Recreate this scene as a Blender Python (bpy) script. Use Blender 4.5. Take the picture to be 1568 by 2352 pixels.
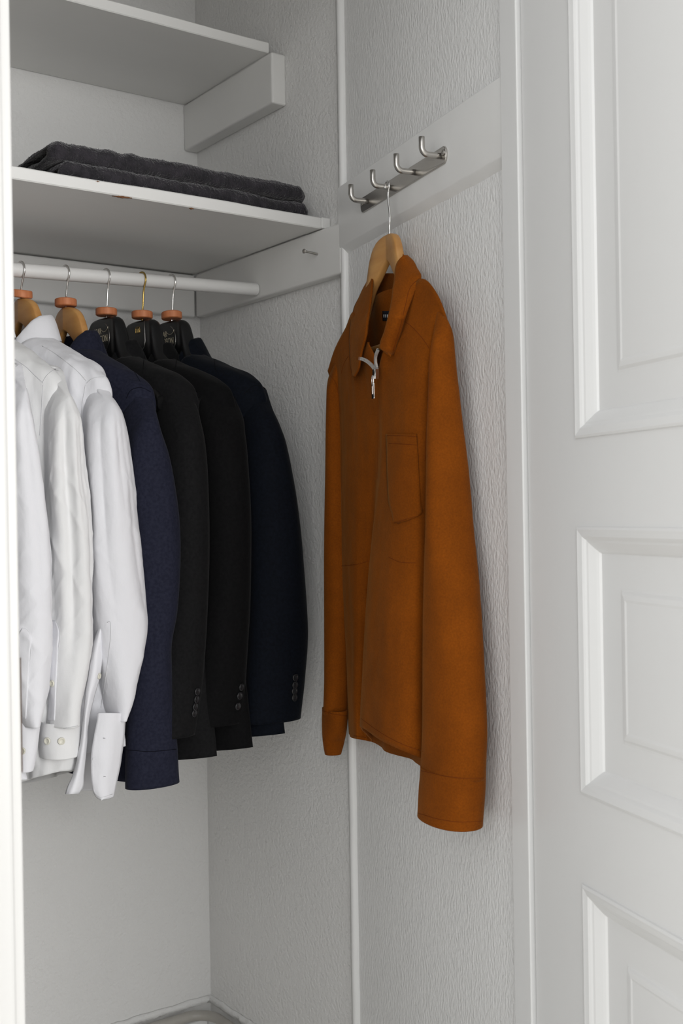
import bpy, bmesh, math, random
import numpy as np
from mathutils import Vector, Matrix
from mathutils.bvhtree import BVHTree

random.seed(4)
scene = bpy.context.scene
for o in list(bpy.data.objects):
    bpy.data.objects.remove(o)

# ------------------------------------------------------------------ camera
FPX, YAW, ROLL = 2650.0, math.radians(36.0), -0.016        # photo frame 1568 x 2352
CAM = np.array([-1.212, -2.1725, 1.22])
FW = np.array([math.sin(YAW), math.cos(YAW), 0.0])
RT = np.array([math.cos(YAW), -math.sin(YAW), 0.0])
UP = np.array([0.0, 0.0, 1.0])
IX = RT * math.cos(ROLL) + UP * math.sin(ROLL)
IY = -RT * math.sin(ROLL) + UP * math.cos(ROLL)
cd = bpy.data.cameras.new('camera')
cam = bpy.data.objects.new('camera', cd)
scene.collection.objects.link(cam)
cd.sensor_fit = 'VERTICAL'
cd.sensor_height = 36.0
cd.sensor_width = 24.0
cd.lens = FPX / 2352.0 * 36.0
cd.clip_start = 0.02
cam.matrix_world = Matrix(((IX[0], IY[0], -FW[0], CAM[0]), (IX[1], IY[1], -FW[1], CAM[1]),
                           (IX[2], IY[2], -FW[2], CAM[2]), (0, 0, 0, 1)))
cd.dof.use_dof = True
cd.dof.focus_distance = 1.85
cd.dof.aperture_fstop = 8.0
scene.camera = cam

# ------------------------------------------------------------------ world, window light, exposure
w = bpy.data.worlds.new('room_daylight')
scene.world = w
w.use_nodes = True
bg = w.node_tree.nodes['Background']
bg.inputs[0].default_value = (0.96, 0.98, 1.0, 1)
bg.inputs[1].default_value = 0.95
def window_light(loc, aim, size, energy, col):
    ld = bpy.data.lights.new('window_daylight', 'AREA')
    ld.shape = 'RECTANGLE'
    ld.size, ld.size_y = size
    ld.energy = energy
    ld.color = col
    lo = bpy.data.objects.new('window_daylight', ld)
    scene.collection.objects.link(lo)
    lo.location = loc
    lo.rotation_euler = (Vector(aim) - lo.location).to_track_quat('-Z', 'Y').to_euler()


window_light((-3.6, -4.0, 1.75), (-0.3, -0.5, 1.25), (3.0, 2.2), 48, (1.0, 0.985, 0.965))      # windows on the camera's left
window_light((-0.35, -5.3, 1.5), (-0.6, -0.3, 1.15), (1.7, 2.1), 115, (1.0, 0.99, 0.98))       # window behind the camera, past the open door
vs = scene.view_settings
vs.view_transform = 'Standard'
vs.look = 'None'
vs.exposure = 0.25
vs.gamma = 1.0
vs.use_curve_mapping = False


# ------------------------------------------------------------------ pixel helpers
def ray(px, py):
    return FW + IX * ((px - 784) / FPX) + IY * ((1176 - py) / FPX)


def on(px, py, n, d):
    n = np.asarray(n, float)
    r = ray(px, py)
    return CAM + r * ((d - n @ CAM) / (n @ r))


def depth(p):
    return float((np.asarray(p) - CAM) @ FW)


RY = -0.267                                   # rod depth
A_P = math.radians(13.2)                      # hook panel direction
P0 = np.array([0.0, -0.496, 0.0])
PD = np.array([-math.sin(A_P), -math.cos(A_P), 0.0])
PN = np.array([-math.cos(A_P), math.sin(A_P), 0.0])
A_D = math.radians(16.5)                      # door leaf direction
D0 = P0 + PD * 0.645 + PN * 0.008
DD = np.array([-math.sin(A_D), -math.cos(A_D), 0.0])
DN = np.array([-math.cos(A_D), math.sin(A_D), 0.0])


def ppx(px, py, o):                           # pixel -> point at distance o off the hook panel
    return on(px, py, PN, PN @ P0 + o)


def rpx(px, py, u):                           # pixel -> point u in front of the rod
    return on(px, py, (0, 1, 0), RY - u)


def PM(t, o, z):
    return P0 + PD * t + PN * o + UP * z


def DM(t, o, z):
    return D0 + DD * t + DN * o + UP * z


# ------------------------------------------------------------------ numeric helpers
def _h(i, j, k):
    n = (i * 374761393 + j * 668265263 + k * 2147483647 + 12345) & 0xffffffff
    n = ((n ^ (n >> 13)) * 1274126177) & 0xffffffff
    n = n ^ (n >> 16)
    return (n & 0xffff) / 32767.5 - 1.0


def vnoise(P):
    P = np.asarray(P, float)
    F = np.floor(P).astype(np.int64)
    f = P - F
    f = f * f * (3 - 2 * f)
    r = 0
    for a in (0, 1):
        for b in (0, 1):
            for c in (0, 1):
                wgt = (f[..., 0] if a else 1 - f[..., 0]) * (f[..., 1] if b else 1 - f[..., 1]) * (f[..., 2] if c else 1 - f[..., 2])
                r = r + wgt * _h(F[..., 0] + a, F[..., 1] + b, F[..., 2] + c)
    return r


def herm(xk, yk, x):
    xk = np.asarray(xk, float)
    yk = np.asarray(yk, float)
    x = np.asarray(x, float)
    if yk.ndim == 1:
        return herm(xk, yk[:, None], x)[:, 0]
    m = np.gradient(yk, xk, axis=0) if len(xk) > 2 else np.repeat((yk[1:] - yk[:1]) / (xk[1] - xk[0]), 2, 0)
    i = np.clip(np.searchsorted(xk, x) - 1, 0, len(xk) - 2)
    hh = (xk[i + 1] - xk[i])
    t = ((x - xk[i]) / hh)[:, None]
    hh = hh[:, None]
    return ((2 * t**3 - 3 * t**2 + 1) * yk[i] + (t**3 - 2 * t**2 + t) * hh * m[i]
            + (-2 * t**3 + 3 * t**2) * yk[i + 1] + (t**3 - t**2) * hh * m[i + 1])


def gnormals(G, closed):
    if closed:
        du = np.roll(G, -1, 1) - np.roll(G, 1, 1)
    else:
        du = np.gradient(G, axis=1)
    dv = np.gradient(G, axis=0)
    n = np.cross(du, dv)
    l = np.linalg.norm(n, axis=2, keepdims=True)
    n = n / np.maximum(l, 1e-9)
    if closed:
        c = G.mean(axis=1, keepdims=True)
        s = np.sign(((G - c) * n).sum())
    else:
        s = np.sign(((CAM - G) * n).sum())
    return n * (s if s else 1)


# ------------------------------------------------------------------ objects
def link(o):
    scene.collection.objects.link(o)


def thing(name, label, cat, loc=(0, 0, 0), group=None, kind=None):
    o = bpy.data.objects.new(name, None)
    o.empty_display_size = 0.05
    link(o)
    o.location = [float(v) for v in loc]
    tag(o, label, cat, group, kind)
    return o


def tag(o, label=None, cat=None, group=None, kind=None):
    if label: o['label'] = label
    if cat: o['category'] = cat
    if group: o['group'] = group
    if kind: o['kind'] = kind
    return o


def root_loc(p):
    l = Vector((0, 0, 0))
    while p is not None:
        l += Vector(p.location)
        p = p.parent
    return np.array(l)


def mk(name, verts, faces, mat, parent=None, smooth=True, origin=None):
    """verts in world space -> one mesh object"""
    V = np.asarray(verts, float)
    if parent is not None:
        off = root_loc(parent)
    else:
        off = np.array(origin if origin is not None else V.mean(0) * [1, 1, 0] + [0, 0, V[:, 2].min()])
    me = bpy.data.meshes.new(name)
    me.from_pydata((V - off).tolist(), [], [tuple(int(i) for i in f) for f in faces])
    bm = bmesh.new()
    bm.from_mesh(me)
    bmesh.ops.recalc_face_normals(bm, faces=bm.faces)
    bm.to_mesh(me)
    bm.free()
    if smooth:
        me.polygons.foreach_set('use_smooth', [True] * len(me.polygons))
    me.materials.append(mat)
    o = bpy.data.objects.new(name, me)
    link(o)
    if parent is not None:
        o.parent = parent
    else:
        o.location = off.tolist()
    return o


def bevel(o, wdt, seg=2, ang=35):
    m = o.modifiers.new('bevel', 'BEVEL')
    m.width = wdt
    m.segments = seg
    m.limit_method = 'ANGLE'
    m.angle_limit = math.radians(ang)
    return o


def gfaces(R, Cn, closed, base=0):
    f = []
    for r in range(R - 1):
        for c in range(Cn if closed else Cn - 1):
            d = (c + 1) % Cn
            f.append((base + r * Cn + c, base + r * Cn + d, base + (r + 1) * Cn + d, base + (r + 1) * Cn + c))
    return f


def sheet_geo(G, th, closed=False):
    """grid -> two-sided cloth of thickness th with rims"""
    R, Cn = G.shape[:2]
    n = gnormals(G, closed)
    V = np.concatenate([G.reshape(-1, 3), (G - n * th).reshape(-1, 3)])
    N = R * Cn
    f = gfaces(R, Cn, closed) + gfaces(R, Cn, closed, N)
    for r in (0, R - 1):
        for c in range(Cn if closed else Cn - 1):
            d = (c + 1) % Cn
            f.append((r * Cn + c, r * Cn + d, N + r * Cn + d, N + r * Cn + c))
    if not closed:
        for c in (0, Cn - 1):
            for r in range(R - 1):
                f.append((r * Cn + c, (r + 1) * Cn + c, N + (r + 1) * Cn + c, N + r * Cn + c))
    return V, f


SURF = {}


def sheet(name, G, th, mat, parent, closed=False):
    V, f = sheet_geo(G, th, closed)
    o = mk(name, V, f, mat, parent)
    SURF[o.name] = (V, f)
    return o


def solid_loft(name, rings, mat, parent, smooth=True):
    G = np.asarray(rings, float)
    R, Cn = G.shape[:2]
    V = np.concatenate([G.reshape(-1, 3), G[0].mean(0)[None], G[-1].mean(0)[None]])
    f = gfaces(R, Cn, True)
    for c in range(Cn):
        d = (c + 1) % Cn
        f.append((c, d, R * Cn))
        f.append(((R - 1) * Cn + c, (R - 1) * Cn + d, R * Cn + 1))
    o = mk(name, V, f, mat, parent, smooth)
    SURF[o.name] = (V, f)
    return o


def box_geo(c8):
    return c8, [(0, 1, 2, 3), (4, 5, 6, 7), (0, 1, 5, 4), (1, 2, 6, 5), (2, 3, 7, 6), (3, 0, 4, 7)]


def fbox(name, M, a, b, mat, parent=None, bev=0.0, seg=2):
    """box between local corners a,b in frame M"""
    (x0, y0, z0), (x1, y1, z1) = a, b
    P = [M(x0, y0, z0), M(x1, y0, z0), M(x1, y1, z0), M(x0, y1, z0),
         M(x0, y0, z1), M(x1, y0, z1), M(x1, y1, z1), M(x0, y1, z1)]
    V, f = box_geo(P)
    o = mk(name, V, f, mat, parent, smooth=False)
    if bev:
        bevel(o, bev, seg)
    return o


WM = lambda x, y, z: np.array([x, y, z], float)


def tube_geo(path, r, n=10, flat=None):
    P = np.asarray(path, float)
    T = np.gradient(P, axis=0)
    T /= np.linalg.norm(T, axis=1, keepdims=True)
    a = np.array([0, 0, 1.0]) if abs(T[0][2]) < .9 else np.array([1.0, 0, 0])
    rings = []
    u = np.cross(T[0], a)
    u /= np.linalg.norm(u)
    R = np.broadcast_to(np.asarray(r, float), (len(P),))
    for p, t, rr in zip(P, T, R):
        u = u - t * (u @ t)
        u /= np.linalg.norm(u)
        v = np.cross(t, u)
        rings.append([p + (u * math.cos(q) + v * math.sin(q)) * rr for q in np.linspace(0, 2 * math.pi, n, endpoint=False)])
    return np.array(rings)


def tube(name, path, r, mat, parent, n=10):
    return solid_loft(name, tube_geo(path, r, n), mat, parent)


def smooth_path(pts, n):
    pts = np.asarray(pts, float)
    s = np.r_[0, np.cumsum(np.linalg.norm(np.diff(pts, axis=0), axis=1))]
    return herm(s, pts, np.linspace(0, s[-1], n))


def hit(px, py, objs):
    best = None
    r = ray(px, py)
    for o in objs:
        V, f = SURF[o.name]
        if o.name not in BVH:
            BVH[o.name] = BVHTree.FromPolygons([Vector(v) for v in V], [tuple(int(i) for i in q) for q in f])
        p, n, i, d = BVH[o.name].ray_cast(Vector(CAM), Vector(r))
        if p is not None and (best is None or d < best[2]):
            n = np.array(n)
            if n @ r > 0:
                n = -n
            best = (np.array(p), n, d)
    return best


BVH = {}


def seam(name, pts, objs, mat, parent, r=0.0009, lift=0.0, n=40):
    """thin stitched ridge laid on the surface that the pixels fall on"""
    pts = smooth_path(np.array(pts, float), n)
    out = []
    for px, py in pts:
        h_ = hit(px, py, objs)
        if h_ is not None:
            out.append(h_[0] + h_[1] * lift)
    if len(out) < 4:
        return None
    out = np.array(out)
    for _ in range(2):
        out[1:-1] = (out[:-2] + out[1:-1] * 2 + out[2:]) / 4
    return tube(name, out, r, mat, parent, 6)


def disc(name, c, n, r, th, mat, parent, holes=True, seg=18):
    """a round button lying on the surface, with a raised rim"""
    n = np.asarray(n, float)
    n /= np.linalg.norm(n)
    a = np.cross(n, [0, 0, 1.0])
    a /= np.linalg.norm(a)
    b = np.cross(n, a)
    prof = [(1.0, 0), (1.0, .7), (.9, 1.0), (.72, 1.0), (.6, .65), (.2, .6), (.02, .6)]
    G = [[c + (a * math.cos(q) + b * math.sin(q)) * r * k + n * th * h_ for q in np.linspace(0, 2 * math.pi, seg, endpoint=False)] for k, h_ in prof]
    return solid_loft(name, G, mat, parent)


# ------------------------------------------------------------------ materials
def srgb(r, g, b):
    f = lambda c: (c / 255 / 12.92) if c / 255 <= .04045 else ((c / 255 + .055) / 1.055) ** 2.4
    return (f(r), f(g), f(b), 1)


def mat(name, col, rough=.5, metal=0.0, var=None, vscale=6, bumps=(), sheen=0, sheen_tint=None, spec=.5, detail=4, stretch=(1, 1, 1)):
    m = bpy.data.materials.new(name)
    m.use_nodes = True
    nt = m.node_tree
    bs = nt.nodes['Principled BSDF']
    bs.inputs['Base Color'].default_value = col
    bs.inputs['Roughness'].default_value = rough
    bs.inputs['Metallic'].default_value = metal
    bs.inputs['Specular IOR Level'].default_value = spec
    if sheen:
        bs.inputs['Sheen Weight'].default_value = sheen
        bs.inputs['Sheen Roughness'].default_value = .4
        if sheen_tint:
            bs.inputs['Sheen Tint'].default_value = sheen_tint
    tc = nt.nodes.new('ShaderNodeTexCoord')
    if var:
        mp = nt.nodes.new('ShaderNodeMapping')
        mp.inputs['Scale'].default_value = stretch
        nt.links.new(tc.outputs['Object'], mp.inputs[0])
        nz = nt.nodes.new('ShaderNodeTexNoise')
        nz.inputs['Scale'].default_value = vscale
        nz.inputs['Detail'].default_value = detail
        nt.links.new(mp.outputs[0], nz.inputs[0])
        cr = nt.nodes.new('ShaderNodeValToRGB')
        cr.color_ramp.elements[0].position = .32
        cr.color_ramp.elements[1].position = .68
        cr.color_ramp.elements[0].color = col
        cr.color_ramp.elements[1].color = var
        nt.links.new(nz.outputs[0], cr.inputs[0])
        nt.links.new(cr.outputs[0], bs.inputs['Base Color'])
    prev = None
    for kind, scale, strength, dist, st in bumps:
        mp = nt.nodes.new('ShaderNodeMapping')
        mp.inputs['Scale'].default_value = st
        nt.links.new(tc.outputs['Object'], mp.inputs[0])
        if kind == 'noise':
            tx = nt.nodes.new('ShaderNodeTexNoise')
            tx.inputs['Detail'].default_value = 3
        elif kind == 'voro':
            tx = nt.nodes.new('ShaderNodeTexVoronoi')
        else:
            tx = nt.nodes.new('ShaderNodeTexWave')
            tx.inputs['Distortion'].default_value = 1.5
        tx.inputs['Scale'].default_value = scale
        nt.links.new(mp.outputs[0], tx.inputs[0])
        bp = nt.nodes.new('ShaderNodeBump')
        bp.inputs['Strength'].default_value = strength
        bp.inputs['Distance'].default_value = dist
        nt.links.new(tx.outputs[0], bp.inputs['Height'])
        if prev:
            nt.links.new(prev.outputs[0], bp.inputs['Normal'])
        prev = bp
    if prev:
        nt.links.new(prev.outputs[0], bs.inputs['Normal'])
    return m


def multi(m, scale, lo_, hi_, p0=.3, p1=.7):
    """multiply the base colour with a noise between lo_ and hi_"""
    nt = m.node_tree
    bs = nt.nodes['Principled BSDF']
    tc = nt.nodes['Texture Coordinate']
    nz = nt.nodes.new('ShaderNodeTexNoise')
    nz.inputs['Scale'].default_value = scale
    nz.inputs['Detail'].default_value = 5
    nt.links.new(tc.outputs['Object'], nz.inputs[0])
    cr = nt.nodes.new('ShaderNodeValToRGB')
    cr.color_ramp.elements[0].position, cr.color_ramp.elements[1].position = p0, p1
    cr.color_ramp.elements[0].color = (lo_, lo_, lo_, 1)
    cr.color_ramp.elements[1].color = (hi_, hi_, hi_, 1)
    nt.links.new(nz.outputs[0], cr.inputs[0])
    mx = nt.nodes.new('ShaderNodeMix')
    mx.data_type = 'RGBA'
    mx.blend_type = 'MULTIPLY'
    mx.inputs[0].default_value = 1
    b = bs.inputs['Base Color']
    if b.is_linked:
        nt.links.new(b.links[0].from_socket, mx.inputs[6])
    else:
        mx.inputs[6].default_value = b.default_value
    nt.links.new(cr.outputs[0], mx.inputs[7])
    nt.links.new(mx.outputs[2], b)
    return m


S1 = (1, 1, 1)
M_plaster = mat('white_plaster', (.80, .795, .78, 1), .55, var=(.83, .825, .81, 1), vscale=2.5,
                bumps=(('noise', 150, .55, .005, S1), ('noise', 6, .10, .015, S1)), spec=.35)
M_panel = mat('thick_brushed_paint', (.80, .80, .79, 1), .36, var=(.82, .82, .81, 1), vscale=3,
              bumps=(('noise', 230, .55, .004, (1, 1, .5)),), spec=.5)
M_gloss = mat('white_gloss_paint', (.80, .80, .785, 1), .34, var=(.82, .82, .81, 1), vscale=4,
              bumps=(('noise', 60, .10, .003, (1, 1, .3)), ('noise', 8, .06, .01, S1)))
M_shelf = mat('white_shelf_paint', (.76, .755, .735, 1), .42, var=(.80, .795, .775, 1), vscale=5, stretch=(.3, 1, 1),
              bumps=(('noise', 70, .12, .003, (.15, 1, 1)),))
M_door = mat('pale_grey_door_paint', (.73, .73, .722, 1), .36, var=(.75, .75, .742, 1), vscale=2,
             bumps=(('noise', 40, .05, .003, (1, 1, .25)),))
M_jamb = mat('ivory_frame_paint', (.60, .595, .58, 1), .34)
M_rodp = mat('rod_paint', (.84, .835, .82, 1), .4, var=(.74, .735, .72, 1), vscale=12, stretch=(.25, 1, 1), bumps=(('noise', 60, .12, .003, (.2, 1, 1)),))
M_bare = mat('bare_wood', srgb(110, 70, 35), .7)
M_gap = mat('bare_brown_wood', srgb(70, 52, 40), .8)
M_pipe = mat('greyish_pipe_paint', (.46, .44, .40, 1), .4, var=(.36, .34, .31, 1), vscale=16)
M_steel = mat('brushed_steel', (.52, .5, .47, 1), .3, 1.0, bumps=(('noise', 300, .08, .001, (1, 1, .06)),))
M_chrome = mat('chrome_wire', (.75, .74, .72, 1), .15, 1.0)
M_zip = mat('zip_metal', (.72, .71, .68, 1), .38, .55)
M_brass = mat('brass_wire', (.55, .38, .12, 1), .2, 1.0)
M_wood = mat('honey_wood', srgb(198, 148, 86), .38, var=srgb(180, 128, 70), vscale=8, stretch=(6, 1, 6), bumps=(('noise', 60, .04, .002, S1),))
M_cedar = mat('cedar', srgb(204, 130, 86), .6, var=srgb(184, 108, 66), vscale=30, stretch=(4, 4, .5))
M_black = mat('black_plastic', (.006, .006, .0065, 1), .36, spec=.3)
M_gold = mat('pale_gold_print', (.62, .56, .42, 1), .35, .6)
M_suede = mat('rust_suede', srgb(119, 60, 6), .92, var=srgb(131, 67, 8), vscale=7, spec=.12, sheen=.12, sheen_tint=(.8, .45, .14, 1), detail=6,
              bumps=(('noise', 420, .35, .0015, S1), ('noise', 30, .18, .006, S1)))
multi(M_suede, 30, .90, 1.05)
multi(M_suede, 420, .84, 1.12)
M_suede_d = mat('rust_suede_seam', srgb(108, 52, 14), .95, spec=.1)
M_label = mat('black_label', (.01, .012, .02, 1), .6)
M_print = mat('white_print', (.7, .7, .7, 1), .6)
M_shirt = mat('white_cotton', (.80, .80, .83, 1), .75, spec=.2, sheen=.15,
              bumps=(('noise', 30, .40, .008, (1, 1, .6)), ('noise', 500, .12, .001, S1)))
M_shirt2 = mat('white_poplin', (.80, .80, .80, 1), .72, spec=.2, sheen=.15,
               bumps=(('noise', 24, .40, .008, (1, 1, .5)), ('noise', 520, .10, .001, S1)))
M_stitch_shade = mat('stitching_with_seam_shade', (.62, .62, .64, 1), .8)  # greyer than the cotton: shading along the seams is painted into the stitch colour
M_hole = mat('buttonhole_thread', (.3, .3, .32, 1), .9)
M_pearl = mat('pearl_button', (.70, .68, .58, 1), .25)


def wool(name, c, v):
    return mat(name, c, .85, var=v, vscale=220, spec=.12, sheen=.04, detail=2, bumps=(('noise', 700, .25, .001, S1), ('noise', 14, .12, .008, (1, 1, .3))))


M_navy = wool('navy_jersey', srgb(29, 31, 45), srgb(38, 40, 55))
M_cloth = mat('black_cloth', (.006, .006, .007, 1), .9, spec=.1)
M_nseam = mat('navy_seam', srgb(16, 17, 27), .9, spec=.1)
M_char = wool('charcoal_wool', srgb(18, 18, 19), srgb(25, 25, 26))
M_blk = wool('black_wool', srgb(8, 8, 9), srgb(14, 14, 15))
M_mid = wool('midnight_wool', srgb(7, 11, 18), srgb(12, 17, 26))
M_bbtn = mat('dark_button', (.02, .02, .022, 1), .25)
M_towel = mat('charcoal_terry', srgb(44, 43, 46), .95, var=srgb(60, 57, 62), vscale=70, spec=.1, sheen=.4,
              bumps=(('noise', 260, .9, .004, S1),))

M_floor = mat('pale_floor', (.52, .50, .46, 1), .6, var=(.56, .54, .5, 1))


# ------------------------------------------------------------------ room shell
def struct(o):
    o['kind'] = 'structure'
    return o


struct(fbox('floor', WM, (-6, -8, -.05), (3, .15, 0), M_floor))
struct(fbox('ceiling', WM, (-1.65, -1.25, 2.62), (.3, .1, 2.68), M_plaster))
struct(fbox('wall_back', WM, (-1.6, 0, 0), (0.1, .1, 2.62), M_plaster))
struct(fbox('wall_right', WM, (0, -.56, 0), (.1, 0, 2.62), M_plaster))
struct(fbox('wall_left', WM, (-1.65, -1.2, 0), (-1.6, .05, 2.62), M_plaster))
struct(fbox('wall_hooks', PM, (.046, -.06, 0), (.604, 0, 2.62), M_panel))
# front wall of the closet round the door opening
struct(fbox('wall_front', WM, (-3.2, -1.2, 0), (-.875, -1.1, 2.62), M_plaster))
struct(fbox('wall_front_top', WM, (-.875, -1.2, 2.24), (-.09, -1.1, 2.62), M_plaster))
struct(fbox('wall_front_right', WM, (-.06, -1.2, 0), (.5, -1.1, 2.62), M_plaster))

# batten closing the plaster wall against the hook panel, slightly uneven
zs = np.linspace(0, 2.62, 120)
G = []
for z in zs:
    j = .0005 * vnoise(np.array([z * 9, 3.3, 1.0]))
    k = .0009 * vnoise(np.array([z * 22, 8.3, 2.0]))
    G.append([PM(.045, -.02, z), PM(.045, .007, z), PM(.0465, .0098 + j, z), PM(.0555, .0104 + j, z), PM(.058 + k, .0085 + j, z), PM(.060 + k, .004, z), PM(.0605 + k, -.006, z)])
struct(solid_loft('trim_1', G, M_gloss, None))
# hinge jamb beside the door
o = fbox('trim_2', PM, (.602, -.06, 0), (.6425, .0135, 2.62), M_door, bev=.0015)
struct(o)

# left jamb of the opening, with the worn strike recess in its edge
JX, JY = -.8165, -1.100
o = thing('trim_3', None, None, (JX, JY, 0), kind='structure')
del_keys = [k for k in ('label', 'category') if k in o]
fbox('lining', WM, (JX - .05, JY - .004, 0), (JX, JY + .10, 2.24), M_jamb, o, .003)
fbox('architrave', WM, (JX - .10, JY - .03, 0), (JX - .0165, JY - .004, 2.24), M_jamb, o, .005, 3)
fbox('bead', WM, (JX - .0185, JY - .012, 0), (JX - .002, JY - .004, 2.24), M_jamb, o, .003, 3)
zt, zb = on(43, 1510, (0, 1, 0), JY)[2], on(46, 1772, (0, 1, 0), JY)[2]
zz = np.linspace(zb, zt, 40)
G = []
for i, z in enumerate(zz):
    wdt = .0016 + .0008 * vnoise(np.array([z * 90, 1.5, 4.0])) - .0008 * (abs(i - 19.5) / 19.5) ** 4
    G.append([(JX - wdt, JY - .0045, z), (JX + .0012, JY - .0045, z), (JX + .0012, JY + .02, z), (JX - wdt, JY + .004, z)])
solid_loft('strike_recess', G, M_gap, o, False)

# ------------------------------------------------------------------ panelled door, open against the view
door = thing('door_1', None, None, D0, kind='structure')
DW, DT = .70, .042
z_rows = [(.13, .43), (.50, .777), (.886, 1.197), (1.303, 1.93)]    # recessed panel openings
ST = .1215
stiles = [(0.002, ST), (DW - .13, DW)]
for a, b in stiles:
    fbox('stile', DM, (a, -DT, .01), (b, 0, 2.2), M_door, door)
zed = [.01] + [v for r in z_rows for v in r] + [2.2]
for i in range(0, len(zed), 2):
    fbox('rail', DM, (ST, -DT, zed[i]), (DW - .13, 0, zed[i + 1]), M_door, door)
prof = [(-.002, -.003), (-.001, .0028), (.002, .0040), (.005, .0032), (.010, .0022), (.0125, .0005), (.0145, -.0012), (.017, -.0022), (.025, -.0075), (.028, -.0098), (.030, -.0125)]
fieldp = [(.029, -.0122), (.068, -.0122), (.071, -.0118), (.0745, -.0092), (.080, -.0085), (.083, -.0092)]
for z0, z1 in z_rows:
    t0, t1 = ST, DW - .13
    G = [[DM(t0 + d, h_, z0 + d), DM(t1 - d, h_, z0 + d), DM(t1 - d, h_, z1 - d), DM(t0 + d, h_, z1 - d)] for d, h_ in prof]
    G = np.array(G)
    mo = mk('moulding', G.reshape(-1, 3), gfaces(len(prof), 4, True), M_door, door, False)
    G = np.array([[DM(t0 + d, h_, z0 + d), DM(t1 - d, h_, z0 + d), DM(t1 - d, h_, z1 - d), DM(t0 + d, h_, z1 - d)] for d, h_ in fieldp])
    f = gfaces(len(fieldp), 4, True) + [tuple((len(fieldp) - 1) * 4 + k for k in range(4))]
    mk('panel', G.reshape(-1, 3), f, M_door, door, False)

# ------------------------------------------------------------------ shelves, cleats and clothes rod
def plank(name, x0, x1, y0, y1, z0, z1, m, label, cat, seed, wob=.0012):
    """a painted board with slightly uneven, rounded long edges"""
    xs = np.linspace(x0, x1, 70)
    G = []
    for x in xs:
        a = wob * vnoise(np.array([x * 14, seed, 1.0]))
        b = wob * vnoise(np.array([x * 14, seed, 5.0]))
        r = .0018
        G.append([(x, y0 + a, z0 + r), (x, y0 + a, z1 - r + b), (x, y0 + a + r, z1 + b), (x, y1, z1), (x, y1, z0), (x, y0 + a + r, z0)])
    o = solid_loft(name, G, m, None, True)
    md = o.modifiers.new('edge', 'EDGE_SPLIT')
    md.split_angle = math.radians(30)
    return tag(o, label, cat)


plank('shelf_board', -1.59, -.0215, -.486, -.004, 1.7280, 1.7480, M_shelf, 'white painted shelf board carrying the folded charcoal towel', 'shelf', 2.0)
plank('shelf_board', -1.59, -.030, -.335, -.002, 2.090, 2.1095, M_shelf, 'white painted upper shelf board above the towel shelf', 'shelf', 7.0)
# chipped paint on the towel shelf's front edge
def cleat(name, M, a, b, label):
    o = fbox(name, M, a, b, M_shelf, bev=.004, seg=3)
    return tag(o, label, 'shelf cleat')


cleat('shelf_cleat', WM, (-.022, -.545, 1.637), (0, -.0225, 1.7265), 'long white cleat board under the towel shelf on the side wall')
cleat('shelf_cleat', WM, (-1.58, -.022, 1.637), (-.0225, 0, 1.7255), 'long white cleat board under the towel shelf on the back wall')
cleat('shelf_cleat', WM, (-.032, -.348, 1.992), (0, -.001, 2.0885), 'short white cleat board holding up the upper shelf on the side wall')
tag(fbox('filler_block', WM, (-.0205, -.4865, 1.7285), (-.001, -.43, 1.7485), M_shelf, bev=.002), 'small white filler block between towel shelf end and side wall', 'wood block')
def chip(px0, py0, px1, py1, h_, seed):
    a, b = on(px0, py0, (0, 1, 0), -.4865), on(px1, py1, (0, 1, 0), -.4865)
    n = 14
    G = []
    for i, s in enumerate(np.linspace(0, 1, n)):
        p = a + (b - a) * s
        k = h_ * (.25 + .75 * abs(vnoise(np.array([s * 6 + seed, seed, 2.0])))) * math.sin(math.pi * min(max(s, .06), .94))
        G.append([p + [0, -.0009, k], p + [0, -.0009, -k], p + [0, .002, -k], p + [0, .002, k]])
    return solid_loft('paint_chip', G, M_bare, None, False)


SHELF = bpy.data.objects['shelf_board']
for args in ((258, 450, 303, 455, .0022, 1), (219, 416, 229, 418, .0016, 2), (435, 478, 445, 480, .0016, 3)):
    c = chip(*args)
    mw = c.location.copy()
    c.parent = SHELF
    c.location = mw - Vector(SHELF.location)

# rod
ROD0, ROD1 = np.array([-1.585, RY, 1.6065]), np.array([-.024, RY, 1.6545])
def rodz(x):
    return ROD0[2] + (x - ROD0[0]) / (ROD1[0] - ROD0[0]) * (ROD1[2] - ROD0[2])


RR = .0122
pts = [ROD0 + (ROD1 - ROD0) * s for s in np.linspace(0, 1, 60)]
rad = [RR * (1 + .02 * vnoise(np.array([i * .5, 1.1, .3]))) for i in range(60)]
rod = tube('clothes_rod', pts, rad, M_rodp, None, 28)
tag(rod, 'round white painted clothes rod below the towel shelf', 'clothes rod')
rod.modifiers.new('edge', 'EDGE_SPLIT').split_angle = math.radians(60)

# screw left sticking out of the cleat
b0 = on(730, 584, (1, 0, 0), -.021)
h0 = on(704, 580, (1, 0, 0), -.021 - .034)
ax = (h0 - b0)
ax = np.array([-.034, -.004, .001])
n = 60
prof_s = []
for i in range(n):
    s = i / (n - 1)
    prof_s.append((s * .86, .0017 + (.0005 if i % 3 == 0 else 0)))
prof_s += [(.88, .0018), (.93, .0040), (.97, .0044), (1.0, .0036), (1.001, .0008)]
pth = [b0 + ax * s for s, r in prof_s]
sc = thing('loose_screw', 'small steel screw sticking out of the cleat under the towel shelf', 'screw', b0)
tube('shank', pth[:n], [r for s, r in prof_s[:n]], M_steel, sc, 10)
tube('head', pth[n - 1:], [r for s, r in prof_s[n - 1:]], M_steel, sc, 14)

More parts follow.
